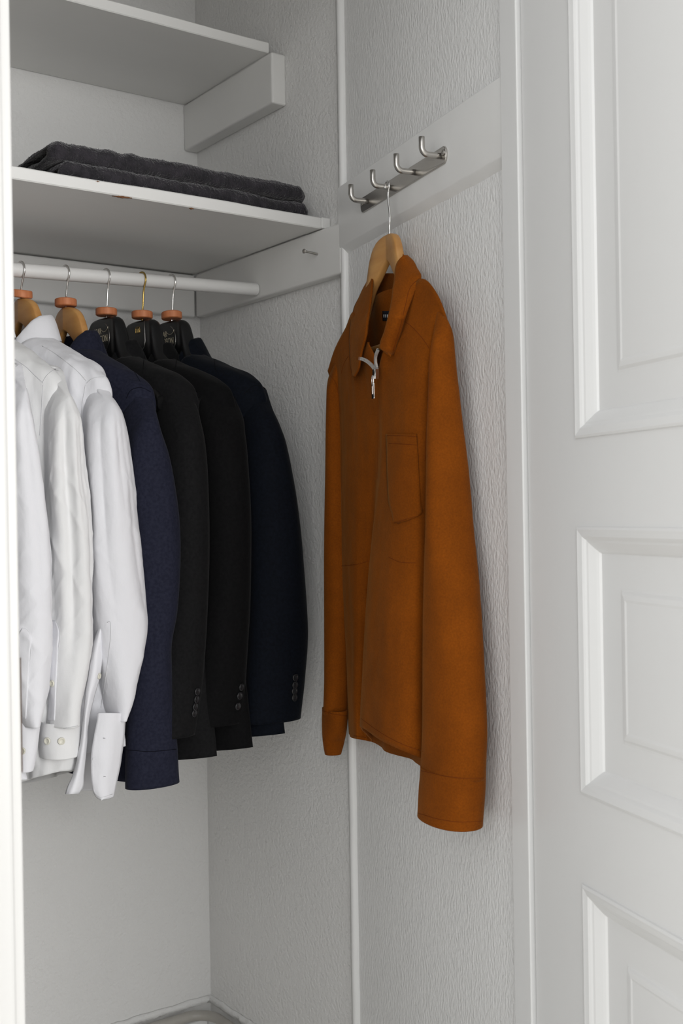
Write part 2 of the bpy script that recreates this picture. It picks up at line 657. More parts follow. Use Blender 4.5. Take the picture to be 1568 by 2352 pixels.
# hook rail board on the panel
sec = [(0, 1.671), (.0095, 1.6815), (.0112, 1.684), (.0112, 1.787), (.0095, 1.789), (0, 1.789)]
G = []
for t in np.linspace(.046, .603, 90):
    j = .0007 * vnoise(np.array([t * 25, 4.0, 2.0]))
    G.append([PM(t, o_, z + (j if z < 1.7 else 0)) for o_, z in sec])
o = solid_loft('trim_4', G, M_gloss, None, True)
o.modifiers.new('edge', 'EDGE_SPLIT').split_angle = math.radians(35)
struct(o)

# ------------------------------------------------------------------ pipe, baseboards, plaster ledge in the bottom corner
def wallrun(name, off0, off1, z0, z1, m, jit=0.0):
    pass


struct(fbox('baseboard_back', WM, (-1.6, -.014, 0), (-.0145, 0, .150), M_gloss, bev=.004))
struct(fbox('baseboard_right', WM, (-.014, -.49, 0), (0, 0, .150), M_gloss, bev=.004))
for nm, ax_, lim in (('trim_5', 0, (-1.6, -.004)), ('trim_6', 1, (-.49, -.001))):
    G = []
    for s in np.linspace(lim[0], lim[1], 160):
        j = .0016 * vnoise(np.array([s * 55, 2.0, 3.0])) + .0016 * vnoise(np.array([s * 11, 5.0, 3.0]))
        k = .0015 * vnoise(np.array([s * 60, 7.0, 3.0]))
        off = .0055 + k
        q = [(.0, .178), (-off, .178), (-off * 1.05, .187 + j * .5), (-off * .5, .192 + j), (0, .193 + j)]
        G.append([(s, a, z) if ax_ == 0 else (a, s, z) for a, z in q])
    struct(solid_loft(nm, G, M_plaster, None))
zp, rp = .1690, .0105
path = [(-1.59, -.0215, zp), (-1.2, -.0215, zp), (-.8, -.0215, zp), (-.4, -.0215, zp), (-.10, -.0215, zp)]
for q in np.linspace(0, math.pi / 2, 12):
    path.append((-.0715 + .05 * math.sin(q), -.0715 + .05 * math.cos(q), zp))
path += [(-.0215, -.10, zp), (-.0215, -.3, zp), (-.0215, -.488, zp)]
tag(tube('water_pipe', path, rp, M_pipe, None, 18), 'thin painted pipe bending round the bottom corner above the baseboard', 'pipe')

# ------------------------------------------------------------------ stainless hook rack
rack = thing('hook_rack', 'brushed steel wall rack with four bent peg hooks', 'hook rack', PM(.335, .0112, 1.70))
t0, t1, z0, z1 = .150, .452, 1.7170, 1.7420
out = []
hz, zc = (z1 - z0) / 2, (z0 + z1) / 2
for q in np.linspace(-math.pi / 2, math.pi / 2, 14):
    out.append((t1 - .009 + .009 * math.cos(q) , zc + hz * math.sin(q)))
for q in np.linspace(math.pi / 2, 3 * math.pi / 2, 14):
    out.append((t0 + .009 + .009 * math.cos(q), zc + hz * math.sin(q)))
bevel(solid_loft('plate', [[PM(t, .0112, z) for t, z in out], [PM(t, .0147, z) for t, z in out]], M_steel, rack, False), .0007)
HT = [.180, .266, .352, .436]
for t in HT:
    zs_ = 1.7300
    pa = [(t, .0142, zs_), (t, .022, zs_), (t, .030, zs_), (t, .0345, zs_)]
    for q in np.linspace(.15, math.pi / 2, 8):
        pa.append((t, .0345 + .010 * math.sin(q), zs_ + .010 * (1 - math.cos(q))))
    pa += [(t, .0445, zs_ + .016), (t, .0445, zs_ + .0245), (t, .0445, zs_ + .0248)]
    rr = [.0044] * (len(pa) - 2) + [.0043, .0036]
    tube('peg_hook', [PM(*p) for p in pa], rr, M_steel, rack, 18)
for t in (.158, .445):
    c = PM(t, .0147, 1.7325)
    s_ = disc('screw_head', c, PN, .0045, .0016, M_steel, rack)

# ------------------------------------------------------------------ hangers
def hanger(name, F, z0, kind, label, group, hook_r, hook_c, hook_mat):
    """F(u, v, z): frame along the hanger; z0 top of the body; hook_c = (u, z) of what it hangs on"""
    root = thing(name, label, 'hanger', F(0, 0, z0 - .15), group)
    if kind == 'wood':
        st = [(0, 0, -.042), (.01, -.0006, -.046), (.02, -.003, -.055), (.03, -.007, -.065), (.04, -.016, -.074), (.047, -.028, -.081), (.054, -.046, -.089), (.061, -.063, -.098),
              (.075, -.090, -.118), (.10, -.120, -.146), (.13, -.140, -.166), (.145, -.155, -.177), (.152, -.163, -.176)]
        th = lambda u: .0065
        xo = lambda u: .14 * min(u, .05)
        m = M_wood
    else:
        st = [(0, 0, -.085), (.02, 0, -.087), (.030, -.001, -.089), (.038, -.0035, -.091), (.044, -.010, -.094), (.049, -.024, -.098),
              (.055, -.046, -.102), (.063, -.066, -.108), (.08, -.086, -.122), (.11, -.108, -.145), (.15, -.132, -.17), (.175, -.148, -.18), (.185, -.156, -.178)]
        th = lambda u: .009 + .004 * min(1, max(0, (u - .032) / .02)) + .010 * min(1, u / .2) ** 2
        xo = lambda u: .25 * u * u
        m = M_black
    full = [(-u, a, b) for u, a, b in st[:0:-1]] + st
    us = np.array([s[0] for s in full])
    uu = np.sort(np.concatenate([np.linspace(us[0], us[-1], 70), us]))
    za, zb_ = herm(us, [s[1] for s in full], uu), herm(us, [s[2] for s in full], uu)
    G = []
    for u, a, b in zip(uu, za, zb_):
        t_, x_ = th(abs(u)), xo(abs(u))
        r = min(t_ * .6, (a - b) * .3, .004 if kind == 'wood' else .008)
        ring = []
        for sx, sz in ((1, 1), (-1, 1), (-1, -1), (1, -1)):
            for q in ((0, .5, 1) if sx * sz > 0 else (1, .5, 0)):
                cq, sq = math.cos(q * math.pi / 2), math.sin(q * math.pi / 2)
                ring.append(F(u, x_ + sx * (t_ - r + r * cq), (z0 + (a if sz > 0 else b)) - sz * (r - r * sq)))
        G.append(ring)
    body = solid_loft('body', G, m, root)
    if kind == 'wood':
        tube('trouser_bar', [F(u, xo(.16) * .8, z0 - .170) for u in np.linspace(-.15, .15, 12)], .0055, m, root, 12)
    # hook
    cu, cz = hook_c
    R = hook_r
    pa = [(0, z0 - .012), (0, z0 + .002), (0, z0 + .012)]
    zst = z0 + .016
    a0 = -50
    pa += [(.002, zst + .004)]
    for q in np.radians(np.linspace(-38, 190, 22)):
        pa.append((cu + R * math.cos(q), cz + R * math.sin(q)))
    pa = smooth_path(np.array(pa), 60)
    tube('hook', [F(u, 0, z) for u, z in pa], .0017, hook_mat, root, 10)
    return root, body


def shift(k, u):
    return .35 * k * u + 3.6 * k * u * abs(u)


def rackframe(hx, k):
    k = .35 * k
    c, s = 1 / math.sqrt(1 + k * k), k / math.sqrt(1 + k * k)
    return lambda u, v, z: np.array([hx + s * u + c * v, RY - c * u + s * v, z])


HX = dict(s0=-.655, s1=-.575, s2=-.494, n3=-.414, c4=-.338, b5=-.268, m6=-.208)
HK = dict(s0=.28, s1=.28, s2=.29, n3=.28, c4=.26, b5=.26, m6=.28)
ZTOP = dict(s0=1.592, s1=1.592, s2=1.592, n3=1.584, c4=1.572, b5=1.573, m6=1.577)
HL = dict(s0='honey wooden coat hanger holding the white shirt beside the left jamb',
          s1='honey wooden coat hanger holding the white shirt with the two-button cuff',
          s2='honey wooden coat hanger holding the white shirt with the open cuff',
          n3='honey wooden coat hanger holding the navy overshirt',
          c4='broad black plastic suit hanger with chrome hook and gold lettering holding the charcoal jacket',
          b5='broad black plastic suit hanger with brass hook holding the plain black jacket',
          m6='broad black plastic suit hanger with chrome hook holding the midnight blue jacket')
FR, HB = {}, {}
for key, hx in HX.items():
    F = rackframe(hx, HK[key])
    FR[key] = F
    kind = 'wood' if key in ('s0', 's1', 's2', 'n3') else 'black'
    root, body = hanger('coat_hanger' if kind == 'wood' else 'suit_hanger', F, ZTOP[key], kind, HL[key], 'hangers on the clothes rod',
                        RR + .0022, (0, rodz(hx)), M_brass if key == 'b5' else M_chrome)
    HB[key] = (root, body)
    # cedar ring threaded on the hook
    zc_ = ZTOP[key] + (.0015 if kind == 'wood' else .004)
    pr = [(.0035, 0), (.0172, 0), (.0188, .0015), (.0190, .006), (.0188, .0117), (.0172, .0132), (.0035, .0132), (.003, .006)]
    tl = {'s2': -.18, 'n3': .02, 'm6': .08}.get(key, 0.0)
    G = []
    for r_, h_ in pr:
        G.append([F(r_ * math.cos(q), r_ * math.sin(q), zc_ + h_ + tl * r_ * math.cos(q)) for q in np.linspace(0, 2 * math.pi, 32, endpoint=False)])
    cl = dict(s0='reddish cedar ring on the hook above the white shirt beside the left jamb', s1='reddish cedar ring on the hook above the shirt with two-button cuff',
              s2='reddish cedar ring, tilted, on the hook above the shirt with the open cuff', n3='reddish cedar ring on the hook above the navy overshirt',
              c4='reddish cedar ring on the chrome hook above the charcoal jacket', b5='reddish cedar ring on the brass hook', m6='reddish cedar ring on the chrome hook above the midnight blue jacket')[key]
    G = np.array(G)
    V = G.reshape(-1, 3)
    ring = mk('cedar_ring', V, gfaces(len(pr), 32, True) + [((len(pr) - 1) * 32 + c, (len(pr) - 1) * 32 + (c + 1) % 32, (c + 1) % 32, c) for c in range(32)], M_cedar, None)
    tag(ring, cl, 'cedar ring', 'cedar rings on the hangers')
    ring.modifiers.new('edge', 'EDGE_SPLIT').split_angle = math.radians(40)


def lettering(txt, F, u, v, z, size, m, parent, name='lettering', ext=.0002):
    cu = bpy.data.curves.new(name, 'FONT')
    cu.body = txt
    cu.size = size
    cu.align_x = 'CENTER'
    cu.extrude = ext
    tmp = bpy.data.objects.new('tmp', cu)
    link(tmp)
    me = bpy.data.meshes.new_from_object(tmp.evaluated_get(bpy.context.evaluated_depsgraph_get()))
    V = np.array([p.co[:] for p in me.vertices])
    f = [tuple(p.vertices) for p in me.polygons]
    bpy.data.objects.remove(tmp)
    W = [F(u + p[0] * .82, v - p[2], z + p[1] * 1.15) for p in V]
    return mk(name, W, f, m, parent, False)


def tubeF(name, F, pts, v, r, m, parent):
    return tube(name, [F(u, v, z) for u, z in pts], r, m, parent, 6)


for key in ('c4', 'm6'):
    F, (root, body), zt_ = FR[key], HB[key], ZTOP[key]
    v0 = -.0096
    lettering('OSCAR', F, -.020, v0, zt_ - .0290, .0135, M_gold, root)
    lettering('JACOBSON', F, -.012, v0, zt_ - .0435, .0150, M_gold, root)
    tubeF('swoosh', F, [(-.002, zt_ - .022), (.005, zt_ - .026), (.012, zt_ - .026), (.019, zt_ - .0225), (.0215, zt_ - .0185)], v0, .0005, M_gold, root)
    tubeF('badge_rim', F, [(-.004 + .030 * math.cos(q), zt_ - .036 + .028 * math.sin(q)) for q in np.linspace(-2.0, 1.1, 30)], v0 + .0002, .0004, M_steel, root)
F, (root, body), zt_ = FR['b5'], HB['b5'], ZTOP['b5']
for a, b in (((-.008, -.012), (.006, -.012)), ((-.008, -.012), (-.008, -.024)), ((.006, -.012), (.006, -.024)), ((-.003, -.012), (-.003, -.024)), ((.001, -.012), (.001, -.024)), ((-.008, -.017), (.006, -.017))):
    tubeF('emblem', F, [(a[0] + (b[0] - a[0]) * s, zt_ + a[1] + (b[1] - a[1]) * s) for s in np.linspace(0, 1, 5)], -.0092, .0004, M_brass, root)
tubeF('badge_rim', F, [(.022, zt_ - .004), (.023, zt_ - .02), (.0235, zt_ - .04), (.021, zt_ - .05), (.014, zt_ - .055), (.0, zt_ - .056)], -.0092, .0005, M_steel, root)


# ------------------------------------------------------------------ garment builders
def displaced(G, closed, amp, sc, seed, fine=0.0, fsc=(60, 60, 40), top_fade=None, wrinkle=0.0):
    n = gnormals(G, closed)
    P = G + seed * 13.7
    d = amp * vnoise(P * np.array(sc)) + amp * .45 * vnoise(P * np.array(sc) * 2.3 + 7)
    if fine:
        d = d + fine * vnoise(P * np.array(fsc) + 3)
    if wrinkle:
        zz_ = P[..., 2]
        w1 = 1 - np.abs(vnoise(np.stack([P[..., 0] * 26 + zz_ * 16, P[..., 1] * 26 - zz_ * 9, zz_ * 8], -1))) * 2
        w2 = 1 - np.abs(vnoise(np.stack([P[..., 0] * 44 - zz_ * 30, P[..., 1] * 44 + zz_ * 22, zz_ * 14 + 5], -1))) * 2
        msk = .35 + .65 * np.clip(vnoise(P * 9 + 2) * 1.6 + .3, 0, 1)
        d = d + wrinkle * (np.clip(w1, 0, 1) ** 2 + .6 * np.clip(w2, 0, 1) ** 2) * msk
    if top_fade is not None:
        d = d * top_fade[:, None]
    return G + n * d[..., None]


def px_sleeve(name, rows, u, b, m, parent, th=.0018, amp=.003, sc=(26, 26, 5), seed=1, n=110, N=72, fine=0.0, folds=(), frame='rack', side=0, head=True, wrinkle=0.0):
    """tube whose outline follows measured rows (py, xl, xr); u may be (u_top, u_bottom)"""
    R = np.array([r[:3] for r in rows], float)
    py = np.linspace(R[0, 0], R[-1, 0], n)
    xl, xr = herm(R[:, 0], R[:, 1], py), herm(R[:, 0], R[:, 2], py)
    s = (py - py[0]) / (py[-1] - py[0])
    uu = np.interp(s, *zip(*u)) if isinstance(u, (list, tuple)) else (np.full(n, u) - .03 * np.clip(1 - s / .14, 0, 1) ** 1.5 if frame == 'rack' and head else np.full(n, u))
    bb = np.interp(s, *zip(*b)) if isinstance(b, (list, tuple)) else np.full(n, b)
    G = []
    for i in range(n):
        xc = (xl[i] + xr[i]) / 2
        if frame == 'rack':
            c = rpx(xc, py[i], uu[i])
        else:
            c = ppx(xc, py[i], uu[i])
        hw = (xr[i] - xl[i]) / 2 * depth(c) / FPX
        r = ray(xc, py[i])
        r = r * [1, 1, 0]
        r /= np.linalg.norm(r)
        if frame == 'rack':
            ea, eb = np.array([1.0, 0, 0]), np.array([0, -1.0, 0])
        else:
            ea, eb = PD, PN
        perp = np.array([r[1], -r[0], 0])
        ka, kb = abs(ea @ perp), abs(eb @ perp)
        b_ = min(bb[i], .93 * hw / kb)
        if i < 8 and head:
            b_ *= .35 + .65 * math.sin((i + 1) / 8 * math.pi / 2)
        a_ = math.sqrt(max(hw * hw - (b_ * kb) ** 2, 1e-7)) / ka
        ring = []
        tl = .65 * max(0.0, 1 - s[i] / .16) if head else 0.0
        for q in np.linspace(0, 2 * math.pi, N, endpoint=False):
            cq, sq = math.cos(q), math.sin(q)
            e = .92
            k = 1.0
            for (fk, fa, fp, z0_, z1_) in folds:
                wz = max(0.0, min(1.0, (s[i] - z0_) / .12)) * max(0.0, min(1.0, (z1_ - s[i]) / .12))
                k += fa * wz * (2.2 * math.sqrt(.04 + math.sin(.5 * (fk * q + fp + 1.5 * s[i] * math.sin(3 * s[i] + fk))) ** 2) - 1.6)
            A_, B_ = a_ * math.copysign(abs(cq) ** e, cq) * k, b_ * math.copysign(abs(sq) ** e, sq) * k
            ring.append(c + ea * A_ + eb * B_ - UP * tl * (B_ if frame == 'rack' else side * A_))
        G.append(ring)
    G = np.array(G)
    fade = np.clip(s * 11, .1, 1) * np.clip((1 - s) * 11, .3, 1)
    G = displaced(G, True, amp, sc, seed, fine, top_fade=fade, wrinkle=wrinkle)
    if not head:
        return sheet(name, G, th, m, parent, True), G
    # dome over the sleeve head
    top = []
    c = G[0].mean(0)
    for k, dz in ((.15, .002), (.55, .0018), (.85, .001)):
        top.append(c + (G[0] - c) * k + np.array([0, 0, dz]))
    G = np.concatenate([np.array(top), G])
    return sheet(name, G, th, m, parent, True), G


def far_sleeve(name, hx, k, z0, z1, m, parent, seed):
    zz = np.linspace(z0, z1, 60)
    G = []
    for i, z in enumerate(zz):
        s = i / 59
        g = min(1, .35 + s * 9)
        cx, q0 = hx - k * .19, -.195
        G.append([(cx + .046 * g * math.cos(a) * (1 - .25 * s), RY - q0 - .03 * s + .052 * g * math.sin(a) * (1 - .25 * s), z) for a in np.linspace(0, 2 * math.pi, 40, endpoint=False)])
    G = displaced(np.array(G), True, .003, (26, 26, 5), seed)
    return sheet(name, G, .0018, m, parent, True)


def torso(name, hx, k, rows, m, parent, th=.0018, amp=.003, sc=(30, 30, 4), seed=1, n=130, N=128, pleats=0.0, e=.72, hem=None, fine=0.0, dip=.045, dipw=.07, dipl=.14, wrinkle=0.0):
    R = np.array(rows, float)                      # z, near, far, half thickness, dx
    zk = -R[:, 0]
    zz = -np.concatenate([np.linspace(zk[0], -1.40, 46)[:-1], np.linspace(-1.40, zk[-1], n - 45)])
    I = herm(zk, R[:, 1:], -zz)
    G = []
    qs = np.linspace(0, 2 * math.pi, N, endpoint=False)
    for z, (wn, wf, t, dx) in zip(zz, I):
        ring = []
        for q in qs:
            cq, sq = math.cos(q), math.sin(q)
            u = (wn if sq > 0 else wf) * math.copysign(abs(sq) ** e, sq)
            p = t * math.copysign(abs(cq) ** e, cq)
            s = max(0, (1.40 - z) / .6)
            if pleats:
                sp = min(1.0, max(0.0, (1.470 - z) / .10))
                p *= 1 + pleats * sp * math.cos(u * 75 + seed + 1.6 * math.sin(u * 31 + seed) + .8 * math.sin(z * 5 + u * 20)) * (.55 + .45 * math.sin(u * 43 + seed * 3))
            z_ = z
            if cq < 0.35 and dip:
                g_ = max(0.0, 1 - abs(u) / dipw) * min(1, max(0, (.35 - cq) / .7))
                z_ = z - dip * g_ * max(0.0, min(1.0, (z - (R[0, 0] - dipl)) / dipl))
            if hem:
                z_ = z_ + hem(u, cq) * min(1, max(0, s - .5) * 2)
            ring.append((hx + dx + shift(k, u) + p, RY - u, z_))
        G.append(ring)
    G = np.array(G)
    f = np.clip(np.arange(len(zz)) / 20, .15, 1)
    G = displaced(G, True, amp, sc, seed, fine, top_fade=f, wrinkle=wrinkle)
    return sheet(name, G, th, m, parent, True), G


def collar(name, hx, k, zb, prof, m, parent, rn=.053, rp_=.044, dx=-.005, th=.0016, lift=.010, back=1, seed=2, gap=0.0, dip=.05):
    """collar band folded over a neck oval; prof = (outward, up) from the neck base"""
    P = smooth_path(np.array(prof), 26)
    G = []
    for d, h_ in P:
        ring = []
        for q in np.linspace(gap, 2 * math.pi - gap, 90, endpoint=gap > 0):
            cq, sq = -math.cos(q), math.sin(q)
            u = (rn + d) * math.copysign(abs(sq) ** .85, sq)
            p = (rp_ + d) * math.copysign(abs(cq) ** .85, cq)
            z = zb + h_ + lift * max(0, cq) - dip * max(0, -cq + .15) ** 1.4
            ring.append((hx + dx + shift(k, u) + p, RY - u, z))
        G.append(ring)
    G = displaced(np.array(G), gap == 0, .0012, (40, 40, 30), seed)
    return sheet(name, G, th, m, parent, gap == 0)


def strip(name, rows, uf, m, parent, th=.0012, ncol=14, n=60, bulge=.006, frame='rack', amp=.0008, seed=3):
    """a flat cloth piece from rows (py, xl, xr); uf(s, c) its distance in front of rod or panel"""
    R = np.array(rows, float)
    py = np.linspace(R[0, 0], R[-1, 0], n)
    xl, xr = herm(R[:, 0], R[:, 1], py), herm(R[:, 0], R[:, 2], py)
    G = []
    fn = rpx if frame == 'rack' else ppx
    for i in range(n):
        s = i / (n - 1)
        G.append([fn(xl[i] + (xr[i] - xl[i]) * c, py[i], uf(s, c) + bulge * math.sin(math.pi * c)) for c in np.linspace(0, 1, ncol)])
    G = displaced(np.array(G), False, amp, (50, 50, 30), seed)
    return sheet(name, G, th, m, parent, False)


def patch(name, rows, objs, lift, th, m, parent, ncol=14, n=34):
    R = np.array(rows, float)
    G = []
    py = np.linspace(R[0, 0], R[-1, 0], n)
    L_, R_ = herm(R[:, 0], R[:, 1:3], py), herm(R[:, 0], R[:, 3:5], py) if R.shape[1] > 3 else None
    for i in range(n):
        row = []
        for c_ in np.linspace(0, 1, ncol):
            px = L_[i, 0] + (L_[i, 1] - L_[i, 0]) * c_
            h_ = hit(px, py[i], objs)
            row.append(h_[0] + h_[1] * lift if h_ else ppx(px, py[i], .07))
        G.append(row)
    return sheet(name, np.array(G), th, m, parent, False)


def lapel(name, hx, k, z0, z1, m, parent, side=1):
    G = []
    for s in np.linspace(0, 1, 40):
        z = z0 + (z1 - z0) * s
        wdt = .010 + .045 * math.sin(min(1, s * 2.2) * math.pi / 2) * (1 - s) ** .7
        u0 = (.055 * (1 - s) ** .8 - .004) * side
        G.append([(hx + shift(k, u0 + side * wdt * c) - .053 - .004 * math.sin(math.pi * c), RY - (u0 + side * wdt * c), z + .02 * c * (1 - s)) for c in np.linspace(0, 1, 8)])
    return sheet(name, np.array(G), .0025, m, parent, False)


def buttons(name, pts, objs, r, th, m, parent):
    for px, py in pts:
        h_ = hit(px, py, objs)
        if h_:
            disc(name, h_[0], h_[1], r, th, m, parent)


# ------------------------------------------------------------------ garments on the rod
SH = lambda zt, th, hem, wide=.215: [(zt, .055, .055, .034, 0), (zt - .012, .078, .078, .040, 0), (zt - .035, .125, .125, .043, 0), (zt - .06, .168, .168, .042, 0),
                           (zt - .08, .192, .192, .040, 0), (zt - .10, .200, .200, .038, 0), (zt - .15, .196, .196, .040, 0), (1.30, .190, .190, th, 0),
                           (1.15, .195, .195, th, 0), (1.0, .200, .200, th, 0), (hem, wide, wide, th, 0)]

# --- white shirt by the jamb
def shirt(key, label, rows, cuff_rows, zt, hem_z, m, u=.2, b=.05, seed=1, col=True, folds=(), amp=.0032, dx=0.0):
    hx, k = HX[key], HK[key]
    root = thing('dress_shirt', label, 'shirt', (hx, RY, hem_z), 'white shirts on the rod')
    tz, _ = torso('torso', hx, k, SH(zt, .034, hem_z), m, root, amp=.005, sc=(34, 34, 6), seed=seed, pleats=.22, fine=.0008, wrinkle=.002, n=200, N=200,
                  hem=lambda uu, cq: -.05 * math.cos(min(1, abs(uu) / .21) * math.pi / 2) + .02)
    sl, _ = px_sleeve('sleeve', rows, u, b, m, root, seed=seed + .3, amp=amp, folds=folds, fine=.0005, wrinkle=.0017, n=210, N=120)
    far_sleeve('sleeve', hx, k, 1.42, .86, m, root, seed)
    cf = None
    if cuff_rows:
        cf, _ = px_sleeve('cuff', cuff_rows, u if not isinstance(u, (list, tuple)) else u[-1][1], .032, m, root, th=.003, amp=.0012, seed=seed + .7, n=40, fine=.0003, head=False)
    co = None
    if col:
        co = collar('collar', hx, k, zt - .012, [(0, -.004), (-.003, .02), (-.004, .034), (-.002, .041), (.003, .042), (.007, .036), (.013, .016), (.018, -.004)], m, root, dip=.06, gap=.12)
    return root, tz, sl, cf, co


r0, t0_, s0_, c0_, k0_ = shirt('s0', 'white dress shirt hanging closest to the left door jamb',
      [(836, 15, 50), (870, 2, 60), (950, -12, 72), (1050, -14, 88), (1150, -10, 103), (1270, -6, 118), (1400, -2, 114), (1500, 2, 112), (1580, 8, 107), (1640, 18, 94), (1662, 24, 89)],
      [(1652, 20, 91), (1675, 20, 88), (1710, 20, 84), (1740, 18, 80), (1766, 16, 75)], 1.525, .805, M_shirt, seed=1.0, folds=((3, .06, .4, .1, .9), (7, .035, 1.4, .05, .7)))
r1, t1_, s1_, c1_, k1_ = shirt('s1', 'white dress shirt with a cut-corner cuff closed by two pearl buttons',
      [(850, 108, 145), (880, 101, 158), (930, 98, 176), (1000, 96, 186), (1060, 96, 190), (1130, 98, 199), (1200, 103, 204), (1350, 108, 206), (1450, 109, 207), (1500, 107, 203), (1560, 104, 196), (1620, 100, 183), (1662, 97, 180)],
      [(1655, 95, 181), (1675, 93, 182), (1700, 92, 181), (1715, 92, 180), (1736, 93, 179)], 1.525, .808, M_shirt2, seed=2.0,
      folds=((3, .09, 1.2, .03, .9), (6, .075, .2, .06, .8), (9, .03, .9, .05, .5)))
r2, t2_, s2_, c2_, k2_ = shirt('s2', 'white dress shirt with an unbuttoned open cuff, beside the navy overshirt',
      [(868, 205, 240), (890, 195, 255), (930, 190, 271), (1010, 187, 286), (1120, 192, 302), (1280, 200, 319), (1380, 206, 331), (1440, 210, 336), (1500, 218, 326), (1560, 222, 313), (1620, 224, 299), (1648, 224, 289)],
      None, 1.525, .835, M_shirt, seed=3.0, folds=((3, .06, 2.0, .03, .9), (5, .06, 1.1, .05, .75), (8, .03, .4, .05, .5)))

# open cuff of the third shirt: two flaps with the shaded inside between them
US = .2
cfR = strip('cuff', [(1638, 224, 289), (1660, 221, 288), (1700, 214, 285), (1735, 209, 281), (1760, 209, 277), (1800, 211, 268), (1822, 215, 263), (1832, 221, 258), (1838, 228, 240)],
            lambda s, c: US + .040 - .008 * s, M_shirt, r2, th=.002, bulge=.009)
cfI = strip('cuff_lining', [(1600, 203, 240), (1650, 200, 240), (1700, 196, 236), (1760, 190, 232), (1816, 178, 228)], lambda s, c: US - .03, M_shirt, r2, bulge=-.004)
cfL = strip('cuff', [(1420, 232, 243), (1460, 218, 240), (1500, 209, 237), (1560, 201, 229), (1600, 194, 218), (1640, 190, 208), (1700, 186, 200), (1740, 178, 197), (1780, 166, 193), (1812, 152, 190), (1824, 149, 182)],
            lambda s, c: US + .012 * (1 - s) + .03 * s, M_shirt, r2, th=.0016, bulge=.010)

# seams, plackets and buttons of the shirts
pl1 = patch('placket', [(1425, 121, 127), (1440, 113, 134), (1480, 113, 134), (1520, 113, 132), (1560, 113, 130), (1655, 110, 126)], [s1_], .0009, .0012, M_shirt, r1, 8, 40)
pl0 = patch('placket', [(1442, 52, 57), (1456, 43, 68), (1500, 44, 69), (1560, 45, 65), (1650, 46, 60)], [s0_], .0009, .0012, M_shirt, r0, 8, 40)
for par, objs, lines in (
    (r1, [t1_, s1_], [[(35, 826), (60, 843), (80, 862), (97, 878)], [(97, 880), (108, 862), (125, 850), (140, 847)], [(98, 885), (96, 930), (91, 1000)], [(112, 1437), (116, 1426), (126, 1424), (135, 1440), (133, 1500), (128, 1560), (124, 1640)], [(97, 1666), (130, 1674), (178, 1667)]]),
    (r2, [t2_, s2_, k2_], [[(97, 795), (120, 808), (150, 830), (180, 855), (198, 875)], [(199, 880), (208, 872), (222, 867), (238, 866)], [(196, 885), (190, 920), (186, 960)], [(246, 1430), (252, 1424), (254, 1440), (250, 1500), (242, 1560), (232, 1625)]]),
    (r0, [t0_, s0_], [[(36, 843), (44, 838), (50, 841)], [(42, 1452), (55, 1441), (68, 1456), (70, 1500), (64, 1560), (58, 1630)]])):
    for ln in lines:
        seam('seam', ln, objs, M_stitch_shade, par, .0006)
seam('seam', [(214, 1740), (208, 1760), (214, 1815), (228, 1830), (258, 1824)], [cfR], M_stitch_shade, r2, .0006)
for px, py in ((237, 1695), (238, 1783)):
    h_ = hit(px, py, [cfR])
    if h_:
        tube('buttonhole', [h_[0] + h_[1] * .0004 + np.array([0.0, -1, .12]) * x for x in np.linspace(-.007, .007, 6)], .0004, M_hole, r2, 6)
buttons('button', [(109, 1702), (141, 1702)], [c1_], .0056, .0022, M_pearl, r1)
buttons('button', [(120, 1570)], [pl1], .0050, .002, M_pearl, r1)
buttons('button', [(51, 1725)], [c0_], .0056, .0022, M_pearl, r0)
buttons('button', [(227, 1553)], [s2_, cfL], .005, .002, M_pearl, r2)

# --- navy overshirt
hx, k = HX['n3'], HK['n3']
r3 = thing('overshirt', 'navy blue plain sleeved overshirt between the white shirts and dark jackets', 'overshirt', (hx, RY, .79))
t3_, _ = torso('torso', hx, k, SH(1.512, .034, .785), M_navy, r3, amp=.0022, seed=4.0, pleats=.06, th=.0025)
s3_, _ = px_sleeve('sleeve', [(886, 302, 345), (915, 288, 354), (980, 279, 367), (1080, 281, 395), (1200, 292, 410), (1300, 298, 412), (1400, 297, 405), (1480, 295, 391), (1560, 291, 393), (1650, 289, 398), (1730, 289, 405), (1803, 289, 411)],
                   .2, [(0, .05), (.6, .046), (1, .026)], M_navy, r3, th=.003, amp=.002, seed=4.4, folds=((3, .03, .6, .05, .7),))
far_sleeve('sleeve', hx, k, 1.43, .80, M_navy, r3, 4)
k3_ = collar('collar', hx, k, 1.497, [(0, -.004), (-.003, .018), (-.003, .032), (-.001, .038), (.004, .038), (.009, .030), (.018, .004), (.024, -.014)], M_navy, r3, th=.0025, dip=.07, gap=.15)
for ln in ([(262, 822), (285, 836), (306, 852), (322, 876)], [(290, 915), (300, 897), (322, 890), (346, 900)], [(290, 1722), (340, 1726), (404, 1721)]):
    seam('seam', ln, [t3_, s3_], M_nseam, r3, .0006)

